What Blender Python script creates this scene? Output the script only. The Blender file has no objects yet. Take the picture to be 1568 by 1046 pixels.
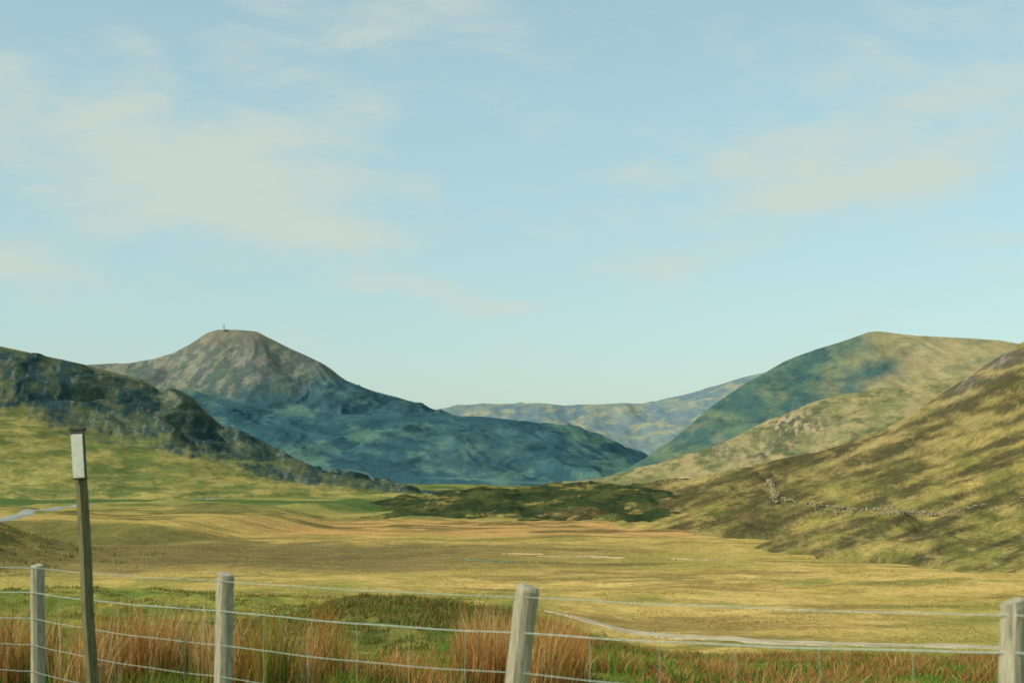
import bpy, math, numpy as np
from mathutils import Vector
rng=np.random.default_rng(7)
F=2178.0; CX=784.0; HY=735.0
scene=bpy.context.scene
# ---------------- noise ----------------
_perm=np.random.default_rng(3).permutation(512).astype(np.int64)
_perm=np.concatenate([_perm,_perm,_perm])
_ga=np.random.default_rng(5).uniform(0,2*np.pi,512)
_gx=np.cos(_ga);_gy=np.sin(_ga)
def perlin(x,y,s=0):
    xi=np.floor(x).astype(np.int64);yi=np.floor(y).astype(np.int64)
    xf=x-xi;yf=y-yi
    u=xf*xf*xf*(xf*(xf*6-15)+10);v=yf*yf*yf*(yf*(yf*6-15)+10)
    def g(i,j):
        h=_perm[(_perm[(xi+i+s*17)&511]+yi+j+s*31)&511]
        return _gx[h]*(xf-i)+_gy[h]*(yf-j)
    a=g(0,0);b=g(1,0);c=g(0,1);d=g(1,1)
    return ((a+u*(b-a))*(1-v)+(c+u*(d-c))*v)*1.5
def fbm(x,y,o=5,s=0,gain=.5):
    r=0*x;a=1.;t=0
    for k in range(o):
        r=r+a*perlin(x*2**k+k*13.7,y*2**k+k*7.1,s+k);t+=a;a*=gain
    return r/t*(1.6 if gain<.56 else 2.1)
def ridged(x,y,o=4,s=0):
    r=0*x;a=1.;t=0
    for k in range(o):
        r=r+a*(1-2*np.abs(perlin(x*2**k+k*3.7,y*2**k+k*9.1,s+k)));t+=a;a*=.5
    return r/t
def ss(a,b,x):
    t=np.clip((x-a)/(b-a),0,1);return t*t*(3-2*t)
def lin(r,g,b,k=1.):
    c=np.array([r,g,b])/255.
    return np.where(c<=.04045,c/12.92,((c+.055)/1.055)**2.4)*k
def mix(a,b,t):
    a=np.asarray(a);b=np.asarray(b)
    return a*(1-t[...,None])+b*t[...,None]
def tab(t,x):
    p=[q[0] for q in t];v=[q[1] for q in t]
    return np.interp(x,p,v)
# ---------------- mesh helper ----------------
def link(o,parent=None):
    scene.collection.objects.link(o)
    if parent: o.parent=parent
    return o
def raw_mesh(name,verts,faces_loops,sizes,cols=None,mat=None,smooth=True,parent=None):
    me=bpy.data.meshes.new(name)
    n=len(verts);me.vertices.add(n);me.vertices.foreach_set('co',np.asarray(verts,dtype=np.float32).ravel())
    me.loops.add(len(faces_loops));me.loops.foreach_set('vertex_index',np.asarray(faces_loops,dtype=np.int32))
    me.polygons.add(len(sizes))
    st=np.concatenate([[0],np.cumsum(sizes)[:-1]]).astype(np.int32)
    me.polygons.foreach_set('loop_start',st)
    me.update(calc_edges=True)
    me.polygons.foreach_set('use_smooth',np.full(len(sizes),smooth))
    if cols is not None:
        at=me.attributes.new('Col','FLOAT_COLOR','POINT')
        c=np.ones((n,4),dtype=np.float32);c[:,:3]=np.clip(cols,0,1);at.data.foreach_set('color',c.ravel())
    if mat: me.materials.append(mat)
    o=bpy.data.objects.new(name,me);return link(o,parent)
def grid_mesh(name,X,Y,Z,C,mat):
    R,K=X.shape
    idx=np.arange(R*K).reshape(R,K)
    q=np.stack([idx[:-1,:-1],idx[:-1,1:],idx[1:,1:],idx[1:,:-1]],-1).reshape(-1,4)
    v=np.stack([X,Y,Z],-1).reshape(-1,3)
    return raw_mesh(name,v,q.ravel(),np.full(len(q),4),C.reshape(-1,3),mat)
# ---------------- materials ----------------
def terrain_mat(name,scale,bump,contrast=.35,rough=1.0):
    m=bpy.data.materials.new(name);m.use_nodes=True;nt=m.node_tree;N=nt.nodes;L=nt.links
    b=N['Principled BSDF'];b.inputs['Roughness'].default_value=rough;b.inputs['Specular IOR Level'].default_value=0.0
    a=N.new('ShaderNodeAttribute');a.attribute_name='Col'
    tc=N.new('ShaderNodeTexCoord')
    def noise(sc,det,ro):
        mp=N.new('ShaderNodeMapping');mp.inputs['Scale'].default_value=(sc,sc,sc)
        L.new(tc.outputs['Object'],mp.inputs['Vector'])
        n=N.new('ShaderNodeTexNoise');n.inputs['Scale'].default_value=1;n.inputs['Detail'].default_value=det;n.inputs['Roughness'].default_value=ro
        L.new(mp.outputs['Vector'],n.inputs['Vector']);return n.outputs['Fac']
    n1=noise(scale,3,.75);n2=noise(scale*.22,2,.6)
    def rngm(x,c):
        mr=N.new('ShaderNodeMapRange');mr.inputs['From Min'].default_value=.35;mr.inputs['From Max'].default_value=.65
        mr.inputs['To Min'].default_value=1-c;mr.inputs['To Max'].default_value=1+c;L.new(x,mr.inputs['Value']);return mr.outputs['Result']
    mu=N.new('ShaderNodeMath');mu.operation='MULTIPLY';L.new(rngm(n1,contrast),mu.inputs[0]);L.new(rngm(n2,contrast*.5),mu.inputs[1])
    vm=N.new('ShaderNodeVectorMath');vm.operation='SCALE'
    L.new(a.outputs['Color'],vm.inputs[0]);L.new(mu.outputs[0],vm.inputs['Scale'])
    L.new(vm.outputs['Vector'],b.inputs['Base Color'])
    bp=N.new('ShaderNodeBump');bp.inputs['Strength'].default_value=.6;bp.inputs['Distance'].default_value=bump
    L.new(n1,bp.inputs['Height']);L.new(bp.outputs['Normal'],b.inputs['Normal'])
    return m
def plain_mat(name,col,col2=None,scale=8,rough=.85,bump=.003,stretch=(1,1,1),metal=0):
    m=bpy.data.materials.new(name);m.use_nodes=True;nt=m.node_tree;N=nt.nodes;L=nt.links
    b=N['Principled BSDF'];b.inputs['Roughness'].default_value=rough;b.inputs['Specular IOR Level'].default_value=.2;b.inputs['Metallic'].default_value=metal
    tc=N.new('ShaderNodeTexCoord');mp=N.new('ShaderNodeMapping');mp.inputs['Scale'].default_value=stretch
    L.new(tc.outputs['Object'],mp.inputs['Vector'])
    n=N.new('ShaderNodeTexNoise');n.inputs['Scale'].default_value=scale;n.inputs['Detail'].default_value=5;n.inputs['Roughness'].default_value=.65
    L.new(mp.outputs['Vector'],n.inputs['Vector'])
    cr=N.new('ShaderNodeValToRGB');cr.color_ramp.elements[0].position=.3;cr.color_ramp.elements[1].position=.7
    cr.color_ramp.elements[0].color=(*(col2 if col2 is not None else np.array(col)*.6),1);cr.color_ramp.elements[1].color=(*col,1)
    L.new(n.outputs['Fac'],cr.inputs['Fac']);L.new(cr.outputs['Color'],b.inputs['Base Color'])
    bp=N.new('ShaderNodeBump');bp.inputs['Strength'].default_value=.6;bp.inputs['Distance'].default_value=bump
    L.new(n.outputs['Fac'],bp.inputs['Height']);L.new(bp.outputs['Normal'],b.inputs['Normal'])
    return m
def blade_mat(name):
    m=bpy.data.materials.new(name);m.use_nodes=True;nt=m.node_tree;N=nt.nodes;L=nt.links
    for n in list(N): N.remove(n)
    out=N.new('ShaderNodeOutputMaterial');a=N.new('ShaderNodeAttribute');a.attribute_name='Col'
    d=N.new('ShaderNodeBsdfDiffuse');t=N.new('ShaderNodeBsdfTranslucent');mx=N.new('ShaderNodeMixShader');mx.inputs[0].default_value=.35
    L.new(a.outputs['Color'],d.inputs['Color']);L.new(a.outputs['Color'],t.inputs['Color'])
    L.new(d.outputs[0],mx.inputs[1]);L.new(t.outputs[0],mx.inputs[2]);L.new(mx.outputs[0],out.inputs['Surface'])
    return m
# ---------------- hills ----------------
PXA=np.arange(-420,2000,2.3)
def hill(name,contours,segrows,noise,color,mat,px0=-420,px1=2000):
    px=PXA[(PXA>=px0)&(PXA<=px1)]
    Ys=[];Zs=[]
    for c in contours:
        y=tab(c['Y'],px)
        if 'z' in c: z=tab(c['z'],px)
        else: z=(HY-tab(c['y'],px))/F*y
        k=c.get('sm',5)
        if k>1:
            ker=np.hanning(k+2)[1:-1];ker/=ker.sum()
            z=np.convolve(np.pad(z,k//2,mode='edge'),ker,'valid')[:len(px)]
            y=np.convolve(np.pad(y,10,mode='edge'),np.ones(21)/21,'valid')[:len(px)]
        Ys.append(y);Zs.append(z)
    Ys.append(Ys[-1]*1.12);Zs.append(Zs[-1]-np.abs(Zs[-1])*.12-1)
    Ys.append(Ys[-1]*1.3);Zs.append(Zs[-1]*.3-8)
    segrows=list(segrows)+[8,10]
    T=[];
    for i,n in enumerate(segrows): T+=list(i+np.arange(n)/n)
    T.append(len(segrows));T=np.array(T)
    ks=np.arange(len(Ys))
    YY=np.array([np.interp(T,ks,[a[j] for a in Ys]) for j in range(len(px))]).T
    ZZ=np.array([np.interp(T,ks,[a[j] for a in Zs]) for j in range(len(px))]).T
    nc=sum(segrows[:len(contours)-1])
    k=max(3,int(nc*.12))|1
    if len(contours)>2:
        pad=k//2
        w=np.hanning(k+2)[1:-1];w/=w.sum()
        B=np.pad(ZZ[:nc+1],((pad,pad),(0,0)),mode='reflect',reflect_type='odd')
        ZZ[:nc+1]=sum(w[i]*B[i:i+nc+1] for i in range(k))
    PX=np.broadcast_to(px,YY.shape)
    X=(PX-CX)/F*YY
    tt=np.clip(T/(len(contours)-1),0,2)[:,None]*np.ones_like(YY)
    e=noise(X,YY,ZZ,tt,PX)
    fade=ss(0,.12,tt)*(1-.88*np.exp(-((tt-1)/.08)**2))
    ZZ=ZZ+e*fade
    PY=HY-F*ZZ/YY
    C=color(X,YY,ZZ,tt,PX,PY)
    o=grid_mesh(name,X,YY,ZZ,C,mat)
    return dict(px=px,PY=PY,X=X,Y=YY,Z=ZZ,o=o)
def hit(h,px,py):
    j=int(np.clip(np.searchsorted(h['px'],px),0,len(h['px'])-1))
    col=h['PY'][:,j];i=np.argmax(col<=py)
    return Vector((h['X'][i,j],h['Y'][i,j],h['Z'][i,j]))
G=.66
# back ridge, distance haze painted in as bluish base colour
def n_back(X,Y,Z,t,PX): return 20*ridged(X/300,Y/1100,4,1)+5*fbm(X/80,Y/200,4,6)
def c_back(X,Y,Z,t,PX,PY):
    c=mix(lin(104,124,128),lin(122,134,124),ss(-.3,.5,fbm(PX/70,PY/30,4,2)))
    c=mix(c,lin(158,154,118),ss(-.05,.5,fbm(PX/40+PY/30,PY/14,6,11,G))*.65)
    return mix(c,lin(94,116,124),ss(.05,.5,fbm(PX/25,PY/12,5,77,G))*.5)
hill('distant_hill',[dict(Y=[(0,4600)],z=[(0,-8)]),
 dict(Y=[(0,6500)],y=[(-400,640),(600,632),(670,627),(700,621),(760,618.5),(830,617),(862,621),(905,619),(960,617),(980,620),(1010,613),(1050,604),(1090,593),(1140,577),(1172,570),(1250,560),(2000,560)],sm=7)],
 [120],n_back,c_back,terrain_mat('distant_hill_haze',1/14,2.5,.11),px0=450,px1=1500)
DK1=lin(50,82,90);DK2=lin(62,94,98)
def cloud_shaded_heather(PX,PY):  # dark heather with cloud shadow and blue haze painted into the colour
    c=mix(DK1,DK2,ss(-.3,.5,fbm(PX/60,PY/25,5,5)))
    c=mix(c,lin(90,120,104),ss(.05,.5,fbm((PX-PY)/90,PY/34,7,6,.6))*.7)  # broad sunlit patches, painted lighter green
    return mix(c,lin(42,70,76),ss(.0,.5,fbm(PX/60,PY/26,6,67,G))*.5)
# mountain, bluish haze painted into its base colours
def n_mt(X,Y,Z,t,PX): return 28*ridged(X/260+fbm(X/400,Y/700,3,8)*.6,Y/1300,4,4)*(.4+.6*ss(0,.6,t))+7*fbm(X/60,Y/120,5,9)
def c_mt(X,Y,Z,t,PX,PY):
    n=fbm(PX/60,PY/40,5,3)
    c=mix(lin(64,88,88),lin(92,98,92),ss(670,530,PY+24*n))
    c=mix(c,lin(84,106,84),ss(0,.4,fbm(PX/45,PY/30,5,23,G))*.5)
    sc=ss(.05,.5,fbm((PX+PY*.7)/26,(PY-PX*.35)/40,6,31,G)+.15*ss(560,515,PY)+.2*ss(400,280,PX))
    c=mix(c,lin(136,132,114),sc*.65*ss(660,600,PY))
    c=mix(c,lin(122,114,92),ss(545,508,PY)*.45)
    w=ss(-18,22,PY+16*n-(606-ss(360,560,PX)*38))  # mask for the cloud shadow painted over the lower right flank
    return mix(c,cloud_shaded_heather(PX,PY),w*.92)
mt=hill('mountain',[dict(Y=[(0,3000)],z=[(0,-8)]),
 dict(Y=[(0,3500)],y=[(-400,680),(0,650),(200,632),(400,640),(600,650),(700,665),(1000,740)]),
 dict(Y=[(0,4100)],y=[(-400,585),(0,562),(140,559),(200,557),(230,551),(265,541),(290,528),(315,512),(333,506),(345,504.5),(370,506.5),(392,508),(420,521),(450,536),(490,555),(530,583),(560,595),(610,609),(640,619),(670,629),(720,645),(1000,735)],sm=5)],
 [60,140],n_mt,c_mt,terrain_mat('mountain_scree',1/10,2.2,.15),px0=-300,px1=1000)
# heather shoulder, cloud shadow and blue haze painted into its colour
def n_sh(X,Y,Z,t,PX): return 26*ridged(X/260+fbm(X/400,Y/400,3,8)*.7,Y/800,4,14)+5*fbm(X/60,Y/100,5,19)
def c_sh(X,Y,Z,t,PX,PY):
    c=cloud_shaded_heather(PX,PY)
    c=mix(c,lin(98,124,108),np.exp(-((PX-725)/55)**2-((PY-688)/26)**2)*.5*ss(-.4,.3,fbm(PX/30,PY/20,5,69)))  # one more sunlit patch painted into the colour
    c=mix(c,lin(114,138,120),np.exp(-((PY-735-4*np.sin(PX/60))/1.2)**2)*.45*ss(600,700,PX))
    return c
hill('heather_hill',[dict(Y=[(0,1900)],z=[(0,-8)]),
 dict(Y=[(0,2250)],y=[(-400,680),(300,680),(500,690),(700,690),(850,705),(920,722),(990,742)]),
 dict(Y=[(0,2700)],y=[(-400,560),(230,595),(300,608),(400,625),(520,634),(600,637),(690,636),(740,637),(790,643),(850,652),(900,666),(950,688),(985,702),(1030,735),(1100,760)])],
 [60,90],n_sh,c_sh,terrain_mat('shaded_heather_ground',1/7,1.2,.12),px0=-300,px1=1080)
# big right hill, shade and sunlight painted into the heather and grass
def n_br(X,Y,Z,t,PX): return 9*ridged(X/130+fbm(X/200,Y/200,3,8)*.6,Y/480,4,24)+2.5*fbm(X/36,Y/70,5,29)
def c_br(X,Y,Z,t,PX,PY):
    n=fbm(PX/80,PY/45,5,15)
    c=mix(lin(66,94,90),lin(90,110,90),ss(-.3,.4,n))
    c=mix(c,lin(54,82,84),ss(-.05,.5,fbm((PX+PY)/45,PY/22,6,35,G))*.6)
    w=ss(1250,1420,PX+90*n+(PY-560)*.5)  # painted split: dark teal shaded face at left, sunlit tan at right
    c=mix(c,lin(160,146,104),w*.95)
    c=mix(c,lin(112,116,86),w*ss(-.05,.5,fbm(PX/70,PY/22,6,36,G))*.65)
    return mix(c,lin(132,132,98),ss(.1,.6,fbm(PX/35,PY/18,6,39,G))*.35)
hill('hill',[dict(Y=[(0,1300)],z=[(0,-8)]),
 dict(Y=[(900,1450),(1500,1600)],y=[(850,745),(925,742),(1040,700),(1200,650),(1400,620),(2000,600)]),
 dict(Y=[(900,1600),(1300,2000),(2000,2200)],y=[(850,760),(925,741),(985,708),(1040,666),(1090,622),(1140,588),(1200,554),(1250,535),(1300,520),(1330,509),(1345,507),(1370,511),(1400,514),(1440,516),(1480,518),(1530,521),(1568,528),(2000,560)])],
 [60,100],n_br,c_br,terrain_mat('hill_shaded_heather',1/5,1.2,.14),px0=840)
# tan spur
def n_sp(X,Y,Z,t,PX): return 5.5*ridged(X/70+fbm(X/120,Y/120,3,8)*.6,Y/240,4,34)+1.6*fbm(X/20,Y/40,5,39)
def c_sp(X,Y,Z,t,PX,PY):
    n=fbm(PX/60,PY/24,5,45)
    c=mix(lin(124,122,82),lin(154,140,98),ss(-.3,.4,n))
    c=mix(c,lin(82,92,64),ss(.0,.5,fbm((PX+PY)/50,PY/18,6,46,G))*.8)
    rk=np.exp(-((PX-1215)/50)**2-((PY-648)/22)**2)*1.1+.6*np.exp(-((PX-1130)/80)**2-((PY-690)/20)**2)
    c=mix(c,lin(76,80,66),np.clip(rk,0,1)*ss(-.3,.2,fbm(PX/14,PY/9,4,48))*.9)
    c=mix(c,lin(176,156,130),np.clip(rk,0,1)*ss(.1,.4,fbm(PX/9,PY/12,4,49))*.85)
    return c
hill('grassy_hill',[dict(Y=[(900,800)],z=[(0,-8)]),
 dict(Y=[(900,900)],y=[(880,742),(1000,728),(1200,690),(1400,650),(2000,600)]),
 dict(Y=[(900,1050),(1500,1200)],y=[(860,748),(930,741),(1000,716),(1060,697),(1100,681),(1150,656),(1180,641),(1222,626),(1250,614),(1290,604),(1330,597),(1400,589),(1470,577),(1568,566),(2000,540)])],
 [50,90],n_sp,c_sp,terrain_mat('hill_grass',1/3,.8,.17),px0=860)
# left hill
def n_lh(X,Y,Z,t,PX):
    cr=ss(.5,.62,t)*ss(1.02,.9,t)
    return cr*(8*ridged(X/50+fbm(X/60,Y/90,3,8)*.6,Y/300,5,44)+1.0*fbm(X/12,Y/40,5,49))+(1-ss(.5,.62,t))*(4.2*fbm(X/60,Y/120,4,51)+.8*fbm(X/16,Y/30,4,52))
def c_lh(X,Y,Z,t,PX,PY):
    n=fbm(PX/60,PY/30,6,55,G)
    g=mix(lin(112,116,62),lin(152,140,80),ss(-.5,.5,n))
    g=mix(g,lin(82,100,56),ss(-.05,.45,fbm(PX/120,PY/20,6,56,G))*.75)
    g=mix(g,lin(166,148,90),ss(.1,.7,fbm(PX/90,PY/12,6,66,G))*.6)
    g=mix(g,lin(92,98,60),ss(.2,.7,fbm(PX/40,PY/12,6,68,G))*.5)
    d=mix(lin(44,66,66),lin(72,84,66),ss(-.4,.45,fbm(PX/36,PY/30,6,57,G)))
    d=mix(d,lin(122,124,106),ss(.25,.7,fbm((PX+PY*.3)/11,PY/26,5,58,G)+.1*ss(630,670,PY))*.55)
    d=mix(d,lin(104,106,72),ss(.05,.6,fbm((PX-PY*.4)/50,PY/20,6,59,G))*.45)
    d=mix(d,lin(114,108,72),ss(.95,1.0,t)*.5)
    return mix(g,d,ss(.42,.58,t+.08*n+.05*fbm(PX/10,PY/10,3,60)))
lh=hill('craggy_hill',[dict(Y=[(-400,300),(300,340),(700,420)],z=[(0,-8)]),
 dict(Y=[(0,560),(600,560)],y=[(-400,560),(0,622),(60,632),(130,655),(200,680),(300,702),(400,722),(480,740),(560,754),(620,765)],sm=9),
 dict(Y=[(-400,760),(600,700)],y=[(-400,450),(0,530),(60,543),(120,556),(170,569),(215,580),(236,592),(246,600),(255,597),(275,597),(292,607),(310,626),(335,648),(370,666),(400,682),(440,706),(480,727),(540,746),(600,757),(660,772)],sm=4)],
 [130,140],n_lh,c_lh,terrain_mat('craggy_hill_ground',1/1.6,.4,.2),px1=690)
# moraine
def n_mo(X,Y,Z,t,PX): return 2.4*fbm(X/17,Y/30,4,61)+.5*ridged(X/9,Y/18,3,65)
def c_mo(X,Y,Z,t,PX,PY):
    n=fbm(PX/60,PY/9,5,62)
    c=mix(lin(54,66,40),lin(76,80,46),ss(-.2,.4,n))
    c=mix(c,lin(150,132,74),ss(.35,.75,fbm(PX/90,PY/9,6,63,G)+.35*ss(753,746,PY)+.3*np.exp(-((PX-850)/70)**2-((PY-792)/9)**2))*.8)
    c=mix(c,lin(38,50,34),ss(-.1,.4,fbm(PX/50,PY/12,6,64,G))*.7)
    return c
hill('moraine_mound',[dict(Y=[(500,262),(950,225),(1200,200)],z=[(0,-8)]),
 dict(Y=[(500,330),(1200,300)],y=[(480,800),(570,786),(610,767),(700,762),(800,767),(900,765),(1200,760)]),
 dict(Y=[(500,400),(1200,420)],y=[(450,805),(520,786),(570,770),(620,762),(700,757),(760,752),(810,747),(850,744),(900,743),(960,746),(1020,742),(1060,739),(1200,740)])],
 [60,60],n_mo,c_mo,terrain_mat('moraine_ground',1/.9,.3,.22),px0=500,px1=1150)
# right near hill
def n_rn(X,Y,Z,t,PX): return 3.2*fbm(X/26+.3*fbm(X/30,Y/30,3,7),Y/44,4,71)+.5*fbm(X/6,Y/9,4,72)
def c_rn(X,Y,Z,t,PX,PY):
    n=fbm(PX/90,PY/50,6,73,G)
    c=mix(lin(122,116,62),lin(152,134,78),ss(-.5,.5,n))
    c=mix(c,lin(158,140,98),ss(.55,.9,t)*.5)
    q=fbm((PX+.4*PY)/130,(PY+.33*PX)/20,8,74,.66)
    band=.16*ss(.2,.5,t)+.10*ss(.6,.9,t)-.22*ss(830,900,PY)
    c=mix(c,lin(92,82,54),ss(-.25,.28,q+band)*.85)
    c=mix(c,lin(62,62,44),ss(.12,.6,q+band)*.65)
    c=mix(c,lin(100,108,54),ss(.0,.6,fbm(PX/60,PY/30,6,75,G))*.5*ss(.75,.35,t))
    q2=fbm(PX/50,PY/18,7,79,.68)
    c=mix(c,lin(80,82,48),ss(.1,.6,q2)*.55)
    c=mix(c,lin(160,142,88),ss(.15,.65,-q2)*.45)
    lowd=ss(.02,.14,t)*ss(.70,.44,t)*ss(1290,1060,PX)
    c=mix(c,lin(74,68,44),lowd*ss(-.7,.1,q)*.85)
    c=mix(c,lin(150,132,80),lowd*ss(.2,.6,q2-.1*q)*.6)
    cr=ss(1400,1500,PX)*ss(.80,.97,t)
    c=mix(c,lin(90,86,76),cr*ss(-.3,.2,q+.2)*.8)
    c=mix(c,lin(154,142,128),cr*ss(.1,.55,fbm((PX+PY)/12,(PY-PX)/40,5,78,G))*.6)
    return c
rn=hill('heather_slope',[dict(Y=[(800,262),(850,240),(950,212),(1050,175),(1150,136),(1300,112),(1568,90),(2000,70)],z=[(0,-8)]),
 dict(Y=[(850,262),(1150,190),(1568,140),(2000,120)],y=[(800,800),(900,796),(1000,792),(1150,800),(1300,805),(1568,800),(2000,790)]),
 dict(Y=[(850,300),(1150,300),(1568,240),(2000,200)],y=[(800,792),(900,778),(1000,768),(1100,752),(1200,742),(1300,735),(1430,705),(1568,660),(2000,560)]),
 dict(Y=[(850,400),(1150,520),(1568,560)],y=[(800,775),(900,760),(960,750),(1040,739),(1150,713),(1250,691),(1330,667),(1370,648),(1400,631),(1440,603),(1480,578),(1530,546),(1568,522),(2000,330)])],
 [90,110,120],n_rn,c_rn,terrain_mat('heather_slope_ground',1/.6,.16,.26),px0=800)
# ---------------- ground sheet ----------------
def hgt(x,y):
    x=np.asarray(x,dtype=float);y=np.asarray(y,dtype=float)
    L=tab([(-60,-1.5),(0,-1.5),(8,-1.6),(14,-2.1),(20,-2.75),(25,-3.2),(40,-4.6),(60,-6),(90,-7),(1e5,-7)],y)
    R=tab([(-60,-1.5),(0,-1.5),(8,-1.6),(14,-2.35),(20,-3.0),(40,-5.1),(56,-6.9),(62,-7),(1e5,-7)],y)
    w=ss(-1,5,x-(y-15)*.03)
    h=L*(1-w)+R*w
    h+=1.15*np.exp(-((x+3.4)/4.5)**2-((y-46)/9)**2)
    h+=1.0*np.exp(-((x+22)/11.)**2-((y-70)/10)**2)
    T=ss(160,172,y+7*fbm(x/22,y/60,3,85)+6*np.sin(x/9))*ss(-30,-42,x+4*np.sin(y/19))
    h+=2.0*T
    h+=4.9*np.exp(-((x+53)/8)**2-((y-128)/14)**2)
    h+=.07*fbm(x/5,y/5,4,81)*ss(6,12,y)*ss(200,60,y)+.42*fbm(x/22,y/30,5,82)*ss(66,90,y)
    h+=.22*fbm(x/2.2,y/3.5,4,86)*ss(22,34,y)*ss(85,65,y)*ss(2,-2,x)
    h+=1.0*np.clip(fbm(x/20,y/30,4,88),0,1)*ss(180,215,y)*ss(420,300,y)
    return h
c=np.concatenate([np.linspace(-3.2,-.52,60)[:-1],np.linspace(-.52,.52,680),np.linspace(.52,3.2,60)[1:]])
yr=np.concatenate([np.linspace(-50,6,20)[:-1],6*np.power(400/6,np.linspace(0,1,720))[:-1],400*np.power(75,np.linspace(0,1,60))])
GC,GY=np.meshgrid(c,yr);GX=GC*(np.maximum(GY,-50)+ (60*np.exp(-np.maximum(GY,0)/10)+2))
GZ=hgt(GX,GY)
def gcol(x,y):
    n=fbm(x/9,y/22,6,91,G);n2=fbm(x/30,y/40,4,92)
    c=mix(lin(168,146,80),lin(192,162,96),ss(-.5,.5,n))
    c=mix(c,lin(146,138,72),ss(-.15,.35,n2)*.65)
    c=mix(c,lin(124,104,62),ss(.05,.6,fbm(x/20,y/9,6,93,G))*.7)
    c=mix(c,lin(114,116,62),ss(.2,.7,fbm(x/14,y/7,6,97,G))*.65)
    # dark rush streaks
    st=ss(.35,.6,fbm(x/26+4,y/5,6,89,G))
    c=mix(c,lin(90,88,52),st*.6*ss(85,110,y))
    b=ss(100,116,y+6*n)*ss(168,148,y+8*n)*ss(30,-20,x+10*n2)
    c=mix(c,lin(104,94,62),b*.85)
    c=mix(c,lin(186,138,88),ss(172,190,y+6*n)*ss(262,225,y)*.65)
    c=mix(c,lin(158,144,78),ss(172,185,y)*ss(-22,-45,x)*.7)
    hm=np.clip(fbm(x/20,y/30,4,88),0,1)*ss(180,215,y)
    c=mix(c,lin(84,90,52),ss(.05,.3,hm)*.65)
    c=mix(c,lin(84,82,50),ss(.1,.5,fbm(x/34,y/12,6,98,G))*ss(150,190,y)*.8)
    T=ss(156,163,y+7*fbm(x/22,y/60,3,85)+6*np.sin(x/9))*ss(176,168,y+7*fbm(x/22,y/60,3,85)+6*np.sin(x/9))*ss(-28,-40,x)
    c=mix(c,lin(90,88,52),T*.8)
    c=mix(c,mix(lin(80,98,54),lin(140,134,76),ss(-.2,.4,fbm(x/50,y/60,5,87))),ss(235,310,y+25*n))
    nz=ss(62,48,y+6*n)
    nzl=ss(98,66,y+14*n)*ss(3,-1,x-y*.02)
    g=mix(lin(96,110,50),lin(138,132,62),ss(-.4,.5,fbm(x/3,y/5,6,94,G)))
    g=mix(g,lin(150,104,60),ss(.05,.5,fbm(x/2.5,y/4,5,95))*.6*ss(60,40,y))
    g=mix(g,lin(76,116,42),ss(.0,.4,fbm(x/4,y/8,4,96))*.8*ss(45,30,y))
    c=mix(c,g,np.maximum(nz*ss(-2,3,x),nzl))
    kn=np.exp(-((x+3.4)/5.)**2-((y-43)/9)**2)
    c=mix(c,mix(lin(74,80,42),lin(120,112,62),ss(-.5,.6,fbm(x/.8,y/1.5,4,90,G))),ss(.15,.6,kn)*.8)
    kn=np.exp(-((x+53)/9)**2-((y-126)/16)**2)
    c=mix(c,mix(lin(76,76,46),lin(132,118,66),ss(-.5,.5,fbm(x/2.2,y/4,5,99,G))),ss(.1,.4,kn)*.9)
    return c
grid_mesh('ground',GX,GY,GZ,gcol(GX,GY),terrain_mat('ground_grass',1/.35,.06,.24))

def ribbon(name,pts,width,mat,lift=.03,rag=.25,n=160):
    pts=np.array(pts,float);t=np.linspace(0,1,len(pts));s=np.linspace(0,1,n)
    x=np.interp(s,t,pts[:,0]);y=np.interp(s,t,pts[:,1])
    ker=np.hanning(13);ker/=ker.sum()
    x=np.convolve(np.pad(x,6,mode='edge'),ker,'valid');y=np.convolve(np.pad(y,6,mode='edge'),ker,'valid')
    dx=np.gradient(x);dy=np.gradient(y);l=np.hypot(dx,dy)+1e-6;nx=-dy/l;ny=dx/l
    taper=np.minimum(1,np.minimum(s,1-s)*8+.15)
    rows=[]
    for k,o in enumerate(np.linspace(-.5,.5,7)):
        w=width*o*taper*(1+rag*perlin(s*30,0*s+k//4+.3,5)*2)
        X=x+nx*w;Y=y+ny*w
        e=lift if 0<k<6 else -.05
        rows.append((X,Y,hgt(X,Y)+e))
    X=np.array([r[0] for r in rows]);Y=np.array([r[1] for r in rows]);Z=np.array([r[2] for r in rows])
    return grid_mesh(name,X,Y,Z,np.ones(X.shape+(3,)),mat)
def gp(px,py,h=-7.):
    y=-h*F/(py-HY);return ((px-CX)/F*y,y)
grav=plain_mat('gravel',lin(194,178,148),lin(152,138,104),.8,.95,.01)
grav2=plain_mat('river_gravel',lin(196,166,122),lin(164,140,90),.35,.95,.01)
water=plain_mat('water',lin(110,118,96),lin(96,104,80),.5,.5,.01)
ribbon('farm_track',[gp(835,955),gp(880,961),gp(960,969),gp(1060,976),gp(1200,984),gp(1400,990),gp(1620,995),gp(1900,1000)],1.8,grav,.05,.25)
tar=plain_mat('road_surface',lin(150,154,144),lin(128,132,120),.5,.9,.01)
ribbon('gravel_bar',[gp(850,847),gp(870,849),gp(910,850),gp(950,849)],3.6,grav2,.05,.9)
ribbon('gravel_bar',[gp(775,847),gp(800,845),gp(830,844)],1.4,grav2,.05,.9)
ribbon('gravel_bar',[gp(1035,853),gp(1060,851),gp(1110,853)],1.6,grav2,.05,.9)
ribbon('stream',[gp(700,860),gp(720,859),gp(745,861),gp(790,858)],.9,water,.05,.5)
ribbon('road',[gp(-60,803,-5),gp(10,795,-5),gp(40,788,-5),gp(60,782,-5),gp(85,778,-5),gp(120,775,-5),gp(170,773,-5)],2.6,tar,.12,.1)
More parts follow.
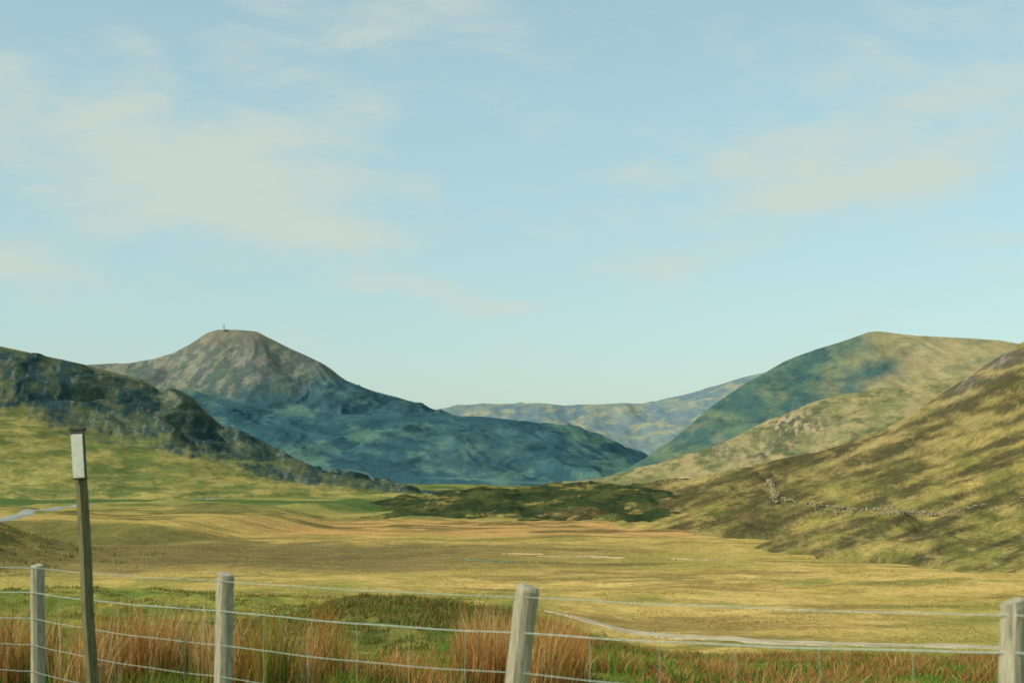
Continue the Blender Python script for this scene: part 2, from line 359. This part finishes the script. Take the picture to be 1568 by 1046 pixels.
def surf_ribbon(name,h,pl,wpx,mat):
    n=60;pl=np.array(pl,float);s=np.linspace(0,1,n);t=np.linspace(0,1,len(pl))
    xs=np.interp(s,t,pl[:,0]);ys=np.interp(s,t,pl[:,1])
    A=[];B=[]
    for a,b in zip(xs,ys):
        p=hit(h,a,b+wpx/2);q=hit(h,a,b-wpx/2)
        A.append((p.x,p.y,p.z+.25));B.append((q.x,q.y,q.z+.25))
    A=np.array(A);B=np.array(B);M=np.stack([A,B])
    grid_mesh(name,M[...,0],M[...,1],M[...,2],np.ones(M.shape[:2]+(3,)),mat)
surf_ribbon('road',lh,[(215,770),(250,769),(300,766),(330,765)],1.6,tar)
surf_ribbon('stream',lh,[(460,775),(485,773),(510,769),(530,767)],2.0,tar)

# ---------------- dry stone walls -------------
def rocks(name,pts,size,mat):
    base=np.array([[-1,-1,-1],[1,-1,-1],[1,1,-1],[-1,1,-1],[-1,-1,1],[1,-1,1],[1,1,1],[-1,1,1]],float)*.5
    fc=np.array([[0,3,2,1],[4,5,6,7],[0,1,5,4],[1,2,6,5],[2,3,7,6],[3,0,4,7]])
    V=[];Q=[]
    for i,p in enumerate(pts):
        s=size*rng.uniform(.6,1.5)*np.array([1.4,1,.8])*rng.uniform(.7,1.2,3)
        v=base*s+rng.normal(0,.12*size,(8,3));a=rng.uniform(0,6.28)
        R=np.array([[np.cos(a),-np.sin(a),0],[np.sin(a),np.cos(a),0],[0,0,1]])
        V.append(v@R.T+np.array(p));Q.append(fc+8*i)
    V=np.concatenate(V);Q=np.concatenate(Q)
    return raw_mesh(name,V,Q.ravel(),np.full(len(Q),4),None,mat,False)
stone=plain_mat('dry_stone',lin(160,150,118),lin(128,118,88),1.5,.95,.02)
def wall(name,pl,n,hw,size,gap=.25):
    P=[];pl=np.array(pl,float);t=np.linspace(0,1,len(pl))
    for i in range(n):
        s=rng.uniform()
        if perlin(np.array([s*14.]),np.array([.5]),9)[0]<-gap: continue
        a=np.interp(s,t,pl[:,0]);b=np.interp(s,t,pl[:,1])
        p=hit(rn,a,b);P.append((p.x+rng.normal(0,.15),p.y+rng.normal(0,.2),p.z+rng.uniform(-.12,hw)))
    rocks(name,P,size,stone)
wall('dry_stone_wall',[(1174,738),(1180,742),(1183,755),(1188,770)],700,.7,.24,.5)
wall('dry_stone_wall',[(1192,765),(1225,770),(1260,775),(1300,780),(1340,782),(1400,786),(1432,790)],1000,.15,.17,.3)
wall('dry_stone_wall',[(1432,790),(1480,778),(1530,768),(1600,758)],160,.12,.15,.0)
P=[hit(rn,rng.normal(1350,50),rng.normal(783,4)) for _ in range(110)]
rocks('boulders',[tuple(p) for p in P],.2,stone)

# ---------------- blades ----------------
def blades(name,B,H,W,lean,C0,C1,mat):
    n=len(B);a=rng.uniform(0,2*np.pi,n);d=np.stack([np.cos(a),np.sin(a),0*a],1)
    la=rng.uniform(0,2*np.pi,n);l=np.stack([np.cos(la)+.25,np.sin(la),0*la],1)*(lean*H*rng.uniform(.2,1,n))[:,None]
    up=np.array([0,0,1.])
    w=d*(W/2)[:,None]
    v0=B-w;v1=B+w;m=B+up*(H*.55)[:,None]+l*.35
    v2=m-w*.8;v3=m+w*.8;v4=B+up*H[:,None]*rng.uniform(.85,1,n)[:,None]+l
    V=np.stack([v0,v1,v3,v2,v4],1).reshape(-1,3)
    k=np.arange(n)[:,None]*5
    L=np.concatenate([k+np.array([[0,1,2,3]]),k+np.array([[3,2,4]])],1).ravel()
    S=np.tile([4,3],n)
    C=np.stack([C0,C0,(C0+C1)/2,(C0+C1)/2,C1],1).reshape(-1,3)
    return raw_mesh(name,V,L,S,C,mat,True)
bm=blade_mat('grass_blades')
def clumps(name,cx,cy,rad,nb,hmin,hmax,w,lean,cols_base,cols_tip,spread=.2):
    n=len(cx);i=np.repeat(np.arange(n),nb)
    r=rad[i]*np.sqrt(rng.uniform(0,1,len(i)));a=rng.uniform(0,6.283,len(i))
    x=cx[i]+r*np.cos(a);y=cy[i]+r*np.sin(a);z=hgt(x,y)-.03
    hs=rng.uniform(hmin,hmax,n)[i]*rng.uniform(.55,1.1,len(i))*(1-.35*(r/rad[i])**2)
    tb=rng.uniform(0,1,n)
    pick=np.clip(tb[i]+rng.normal(0,spread,len(i)),0,.999)
    cb=np.array(cols_base);ct=np.array(cols_tip);k=(pick*len(ct)).astype(int)
    br=rng.uniform(.75,1.25,len(i))[:,None]
    blades(name,np.stack([x,y,z],1),hs,np.full(len(i),w)*rng.uniform(.6,1.3,len(i)),lean,cb[k]*br,ct[k]*br,bm)
def field(n,pa,pb,ya,yb,thr,s,sc=2.5,pw=1.):
    px=rng.uniform(pa,pb,n);y=ya+(yb-ya)*rng.uniform(0,1,n)**pw;x=(px-CX)/F*y
    k=fbm(x/sc,y/(sc*1.6),3,s)>thr
    return x[k],y[k]
OR=[lin(142,140,64),lin(188,124,62),lin(204,140,76),lin(218,164,98),lin(226,194,142)]
OB=[lin(84,104,42),lin(128,96,50),lin(142,106,56),lin(136,112,62),lin(116,118,60)]
x,y=field(430,-250,510,12,20,.2,101,.85)
clumps('rush_tussocks',x,y,rng.uniform(.14,.32,len(x)),90,.85,1.3,.009,.34,OB,OR)
GR=[lin(104,142,50),lin(136,150,62),lin(176,140,76)]
GRB=[lin(60,100,34),lin(78,106,40),lin(106,100,48)]
x,y=field(520,-250,560,11.5,26,-.1,111,1.6)
clumps('rush_tussocks',x,y,np.full(len(x),.24),45,.2,.5,.010,.45,GRB,GR)
x,y=field(90,715,870,13,19,-.1,102,1.3)
clumps('rush_tussocks',x,y,np.full(len(x),.2),90,.8,1.2,.009,.34,OB,OR)
x,y=field(60,530,690,12,17,.1,103,1.3)
clumps('rush_tussocks',x,y,np.full(len(x),.2),60,.3,.6,.010,.4,OB,OR)
BR=[lin(112,146,56),lin(176,116,66),lin(196,138,82),lin(190,158,96)]
BB=[lin(70,104,38),lin(110,80,50),lin(126,96,56),lin(120,112,62)]
x,y=field(2800,830,1900,17,54,.16,104,1.8)
clumps('bracken_clumps',x,y,rng.uniform(.25,.6,len(x)),45,.18,.48,.022,.9,BB,BR)
x,y=field(1300,-200,840,20,60,.16,105,3)
clumps('bracken_clumps',x,y,np.full(len(x),.4),30,.15,.34,.022,.8,BB,BR)
GT=[lin(108,148,52),lin(138,152,64),lin(84,140,44),lin(166,158,86)]
GB=[lin(76,114,38),lin(94,114,44),lin(64,110,34),lin(112,112,56)]
x,y=field(18000,-300,1900,9,60,-9,106,2,1.3)
clumps('grass',x,y,np.full(len(x),.25),12,.08,.2,.014,.8,GB,GT)
KT=[lin(110,110,56),lin(142,130,70),lin(92,102,48),lin(126,114,60)]
n=900;x=rng.normal(-3.4,3.6,n);y=rng.normal(43,6,n)
clumps('moor_grass',x,y,rng.uniform(.15,.4,n),26,.15,.4,.03,.9,KT,KT)
x,y=field(2600,-200,760,42,80,.05,112,3)
clumps('moor_grass',x,y,rng.uniform(.2,.5,len(x)),16,.12,.3,.04,1.,KT,KT)
YT=[lin(194,166,98),lin(202,172,108),lin(174,154,84),lin(156,144,76)]
x,y=field(14000,-200,1750,62,170,.12,107,6,1.2)
clumps('moor_grass',x,y,rng.uniform(.3,1.2,len(x)),8,.06,.16,.08,1.6,YT,YT)
n=700;x=rng.normal(-51,7,n);y=rng.normal(122,11,n)
clumps('moor_grass',x,y,rng.uniform(.3,.8,n),14,.2,.5,.06,1.,KT,KT)

# ---------------- fence ----------------
wood=plain_mat('weathered_wood',lin(180,172,146),lin(116,110,90),14,.9,.004,(6,6,.6))
wood2=plain_mat('old_dark_wood',lin(126,118,84),lin(74,72,50),14,.9,.004,(6,6,.6))
wire_m=plain_mat('galvanised_wire',lin(184,194,178),lin(140,154,140),30,.5,.0005,(1,1,1),.2)
def post_mesh(name,top,bot,r,mat,parent,seed,nseg=12,square=.35):
    g=np.random.default_rng(seed);top=np.array(top);bot=np.array(bot)
    lev=[0,.2,.4,.6,.8,.93,.985,1.0,1.003];rr=[1.05,1.03,1.0,1.0,.98,.97,.96,.88,.5]
    a=np.arange(nseg)/nseg*2*np.pi+g.uniform(0,1)
    j=1+g.uniform(-.06,.06,nseg);a0=g.uniform(0,6.28)
    sh=1/np.maximum(np.abs(np.cos(a-.5)),np.abs(np.sin(a-.5)));sh=1*(1-square)+square*np.minimum(sh,1.28)
    V=[]
    for l,q in zip(lev,rr):
        c=bot+(top-bot)*l+np.array([g.normal(0,.002),g.normal(0,.002),0])
        R=r*q*j*sh
        zz=0*a+ (np.cos(a-a0)*.010 if l>.9 else 0)
        V.append(np.stack([c[0]+R*np.cos(a),c[1]+R*np.sin(a),c[2]+zz],1))
    n=len(lev);V=np.concatenate(V);Q=[];S=[]
    for i in range(n-1):
        for k in range(nseg):
            k2=(k+1)%nseg;Q+=[i*nseg+k,i*nseg+k2,(i+1)*nseg+k2,(i+1)*nseg+k];S.append(4)
    Q+=[(n-1)*nseg+k for k in range(nseg)];S.append(nseg)
    return raw_mesh(name,V,Q,S,None,mat,False,parent)
def P3(px,py,Y): return np.array([(px-CX)/F*Y,Y,(HY-py)/F*Y])
fence=bpy.data.objects.new('wire_fence',None);link(fence)
posts=[(-154,856,12.3,-156,.05),(57,865,10.5,58,.05),(345,878,8.7,342,.053),(809,897,6.9,792,.056),(1553,920,5.1,1549,.044),(3160,960,3.3,3155,.05)]
for i,(px,py,Y,pb,r) in enumerate(posts):
    t=P3(px,py,Y);b=P3(pb,1045,Y);d=(b-t)/abs(b[2]-t[2]);bb=t+d*(1.75+t[2]+.25)
    post_mesh('post_%d'%i,t,bb,r,wood,fence,i+20)
def tube(name,pts,r,parent,mat):
    cu=bpy.data.curves.new(name,'CURVE');cu.dimensions='3D';cu.bevel_depth=r;cu.bevel_resolution=2
    s=cu.splines.new('POLY');s.points.add(len(pts)-1)
    for p,q in zip(s.points,pts): p.co=(*q,1)
    cu.materials.append(mat);o=bpy.data.objects.new(name,cu);return link(o,parent)
wy=[[858,868,888,912,940,1010],[893,906,933,967,996,1090],[930,945,985,1028,1078,1230],[965,985,1033,1090,1150,1400],[1000,1025,1080,1150,1225,1600]]
lines=[]
for k,w in enumerate(wy):
    pts=[]
    A=[P3(posts[i][0]-3,w[i],posts[i][2])-np.array([0,posts[i][4]+.006,0]) for i in range(6)]
    for i in range(5):
        for s in np.linspace(0,1,13)[:-1]:
            p=A[i]*(1-s)+A[i+1]*s;p[2]-=(.010+.005*k)*4*s*(1-s)+.002*math.sin(s*17+i*3+k);pts.append(p)
    pts.append(A[5]);lines.append(pts)
    tube('wire_%d'%k,[tuple(p) for p in pts],[.0022,.0032,.0022,.002,.002][k],fence,wire_m)
for i in range(0,60):
    if i%12==0 or i%2: continue
    for k in range(1,4):
        a=lines[k][i];b=lines[k+1][i]
        tube('net_stay_%d_%d'%(i,k),[tuple(a),tuple((a+b)/2+np.array([.004,0,0])),tuple(b)],.0012,fence,wire_m)
mk=bpy.data.objects.new('marker_post',None);link(mk)
Y=8.6;t=P3(120,656,Y);b=P3(146,1130,Y)
post_mesh('pole',t,b,.035,wood2,mk,77,8,.8)
def box(name,c,s,mat,parent,rotz=0,bev=.003,tilt=0):
    bpy.ops.mesh.primitive_cube_add(size=1,location=tuple(c));o=bpy.context.object;o.name=name;o.scale=s;o.rotation_euler=(0,tilt,rotz)
    bpy.ops.object.transform_apply(location=False,rotation=False,scale=True)
    md=o.modifiers.new('b','BEVEL');md.width=bev;md.segments=2
    o.data.materials.append(mat);o.parent=parent;return o
white=plain_mat('reflector_plate',lin(206,206,192),lin(180,182,166),20,.5,.0005)
dk=plain_mat('dark_plastic',lin(74,76,60),lin(50,52,42),20,.6,.0005)
tl=-math.atan((146-119)/(1130-656))
pc=P3(120.5,697,Y-.055)
box('plate_backing',pc,(.084,.016,.29),dk,mk,0,.004,tl)
box('plate',pc+np.array([-.002,-.012,-.004]),(.070,.008,.262),white,mk,0,.003,tl)
box('cap',P3(119,657,Y-.03),(.090,.06,.02),dk,mk,0,.004,tl)
# summit mast
sm=bpy.data.objects.new('summit_mast',None);link(sm)
p=Vector(((343-CX)/F*4080,4080,(HY-505)/F*4080))
grey=plain_mat('mast_steel',lin(96,102,104),lin(80,86,88),1,.6,.01)
tube('mast',[(p.x,p.y,p.z-8),(p.x,p.y,p.z+15)],.9,sm,grey)
box('hut',(p.x+6,p.y,p.z-.5),(9,6,4),grey,sm,0,.3)
tube('antenna',[(p.x-4,p.y,p.z+10),(p.x+4,p.y,p.z+10)],.7,sm,grey)

# ---------------- light ----------------
sv=Vector((-.78,-.48,0)).normalized();el=math.radians(40)
S=Vector((sv.x*math.cos(el),sv.y*math.cos(el),math.sin(el)))
sl=bpy.data.lights.new('sun','SUN');sl.energy=3.6;sl.angle=math.radians(.5);sl.color=(1,.92,.79)
so=bpy.data.objects.new('sun',sl);link(so);so.rotation_euler=S.to_track_quat('Z','Y').to_euler()
w=bpy.data.worlds.new('World');scene.world=w;w.use_nodes=True;nt=w.node_tree;N=nt.nodes;L=nt.links
bg=N['Background'];bg.inputs['Strength'].default_value=.13
sky=N.new('ShaderNodeTexSky');sky.sky_type='NISHITA';sky.sun_disc=False;sky.sun_elevation=el;sky.sun_rotation=math.atan2(sv.x,sv.y)
sky.air_density=1;sky.dust_density=1.2;sky.ozone_density=1
def math_(op,a,b=None,c=None):
    m=N.new('ShaderNodeMath');m.operation=op
    for i,v in enumerate((a,b,c)):
        if v is None: continue
        if isinstance(v,(int,float)): m.inputs[i].default_value=v
        else: L.new(v,m.inputs[i])
    return m.outputs[0]
tc=N.new('ShaderNodeTexCoord')
sx=N.new('ShaderNodeSeparateXYZ');L.new(tc.outputs['Generated'],sx.inputs[0])
em=N.new('ShaderNodeMapRange');em.inputs['From Min'].default_value=0;em.inputs['From Max'].default_value=.26;L.new(sx.outputs[2],em.inputs['Value'])
tg=N.new('ShaderNodeMix');tg.data_type='RGBA';tg.inputs[6].default_value=(1.0,1.05,.93,1);tg.inputs[7].default_value=(1.42,1.56,1.22,1);L.new(em.outputs[0],tg.inputs[0])
tint=N.new('ShaderNodeMix');tint.data_type='RGBA';tint.blend_type='MULTIPLY';tint.inputs[0].default_value=1
L.new(tg.outputs[2],tint.inputs[7]);L.new(sky.outputs[0],tint.inputs[6])
hz=N.new('ShaderNodeMix');hz.data_type='RGBA';hz.inputs[0].default_value=.35;L.new(tint.outputs[2],hz.inputs[6]);hz.inputs[7].default_value=(3.5,4.9,5.2,1)
mp=N.new('ShaderNodeMapping');mp.inputs['Scale'].default_value=(1,1,2.7);mp.inputs['Rotation'].default_value=(0,math.radians(-8),0)
L.new(tc.outputs['Generated'],mp.inputs['Vector'])
nz=N.new('ShaderNodeTexNoise');nz.inputs['Scale'].default_value=11;nz.inputs['Detail'].default_value=6;nz.inputs['Roughness'].default_value=.58;nz.inputs['Distortion'].default_value=.3
L.new(mp.outputs[0],nz.inputs['Vector'])
def blob(px,py,wx,wy,amp,rot=0):
    d=Vector(((px-CX)/F,1,(HY-py)/F)).normalized()
    u=math_('SUBTRACT',sx.outputs[0],d.x);v=math_('SUBTRACT',sx.outputs[2],d.z)
    cr,sr=math.cos(rot),math.sin(rot)
    a=math_('ADD',math_('MULTIPLY',u,cr),math_('MULTIPLY',v,sr));b=math_('SUBTRACT',math_('MULTIPLY',v,cr),math_('MULTIPLY',u,sr))
    a=math_('DIVIDE',a,wx/F);b=math_('DIVIDE',b,wy/F)
    r=math_('ADD',math_('MULTIPLY',a,a),math_('MULTIPLY',b,b))
    e=math_('POWER',2.718,math_('MULTIPLY',r,-1));return math_('MULTIPLY',e,amp)
bl=[blob(80,180,300,110,.28),blob(400,240,170,50,.26),blob(370,350,200,65,.36),blob(600,30,240,50,.30),blob(570,150,80,40,.26),
    blob(1330,190,330,80,.26,.25),blob(1330,285,200,26,.34,.15),blob(1100,390,150,25,.28,.1),blob(780,470,70,14,.28),blob(20,400,80,35,.26),blob(1500,50,200,60,.10),blob(600,435,90,16,.24),blob(1560,365,60,12,.25),blob(1000,270,90,25,.2)]
tot=bl[0]
for b_ in bl[1:]: tot=math_('ADD',tot,b_)
f=math_('ADD',nz.outputs['Fac'],tot)
mr=N.new('ShaderNodeMapRange');mr.interpolation_type='SMOOTHSTEP';mr.inputs['From Min'].default_value=.52;mr.inputs['From Max'].default_value=.92;mr.inputs['To Max'].default_value=.74
L.new(f,mr.inputs['Value'])
cm=N.new('ShaderNodeMix');cm.data_type='RGBA';L.new(mr.outputs[0],cm.inputs[0]);L.new(hz.outputs[2],cm.inputs[6]);cm.inputs[7].default_value=(4.85,5.3,4.6,1)
L.new(cm.outputs[2],bg.inputs['Color'])
# ---------------- camera ----------------
cd=bpy.data.cameras.new('camera');co=bpy.data.objects.new('camera',cd);link(co)
cd.sensor_width=36;cd.lens=50.0;cd.shift_y=212.5/1568;co.rotation_euler=(math.radians(90),0,0);cd.clip_end=60000;cd.clip_start=.1
cd.dof.use_dof=True;cd.dof.focus_distance=120;cd.dof.aperture_fstop=4.5
scene.camera=co
scene.view_settings.view_transform='Standard';scene.view_settings.look='None';scene.view_settings.exposure=0
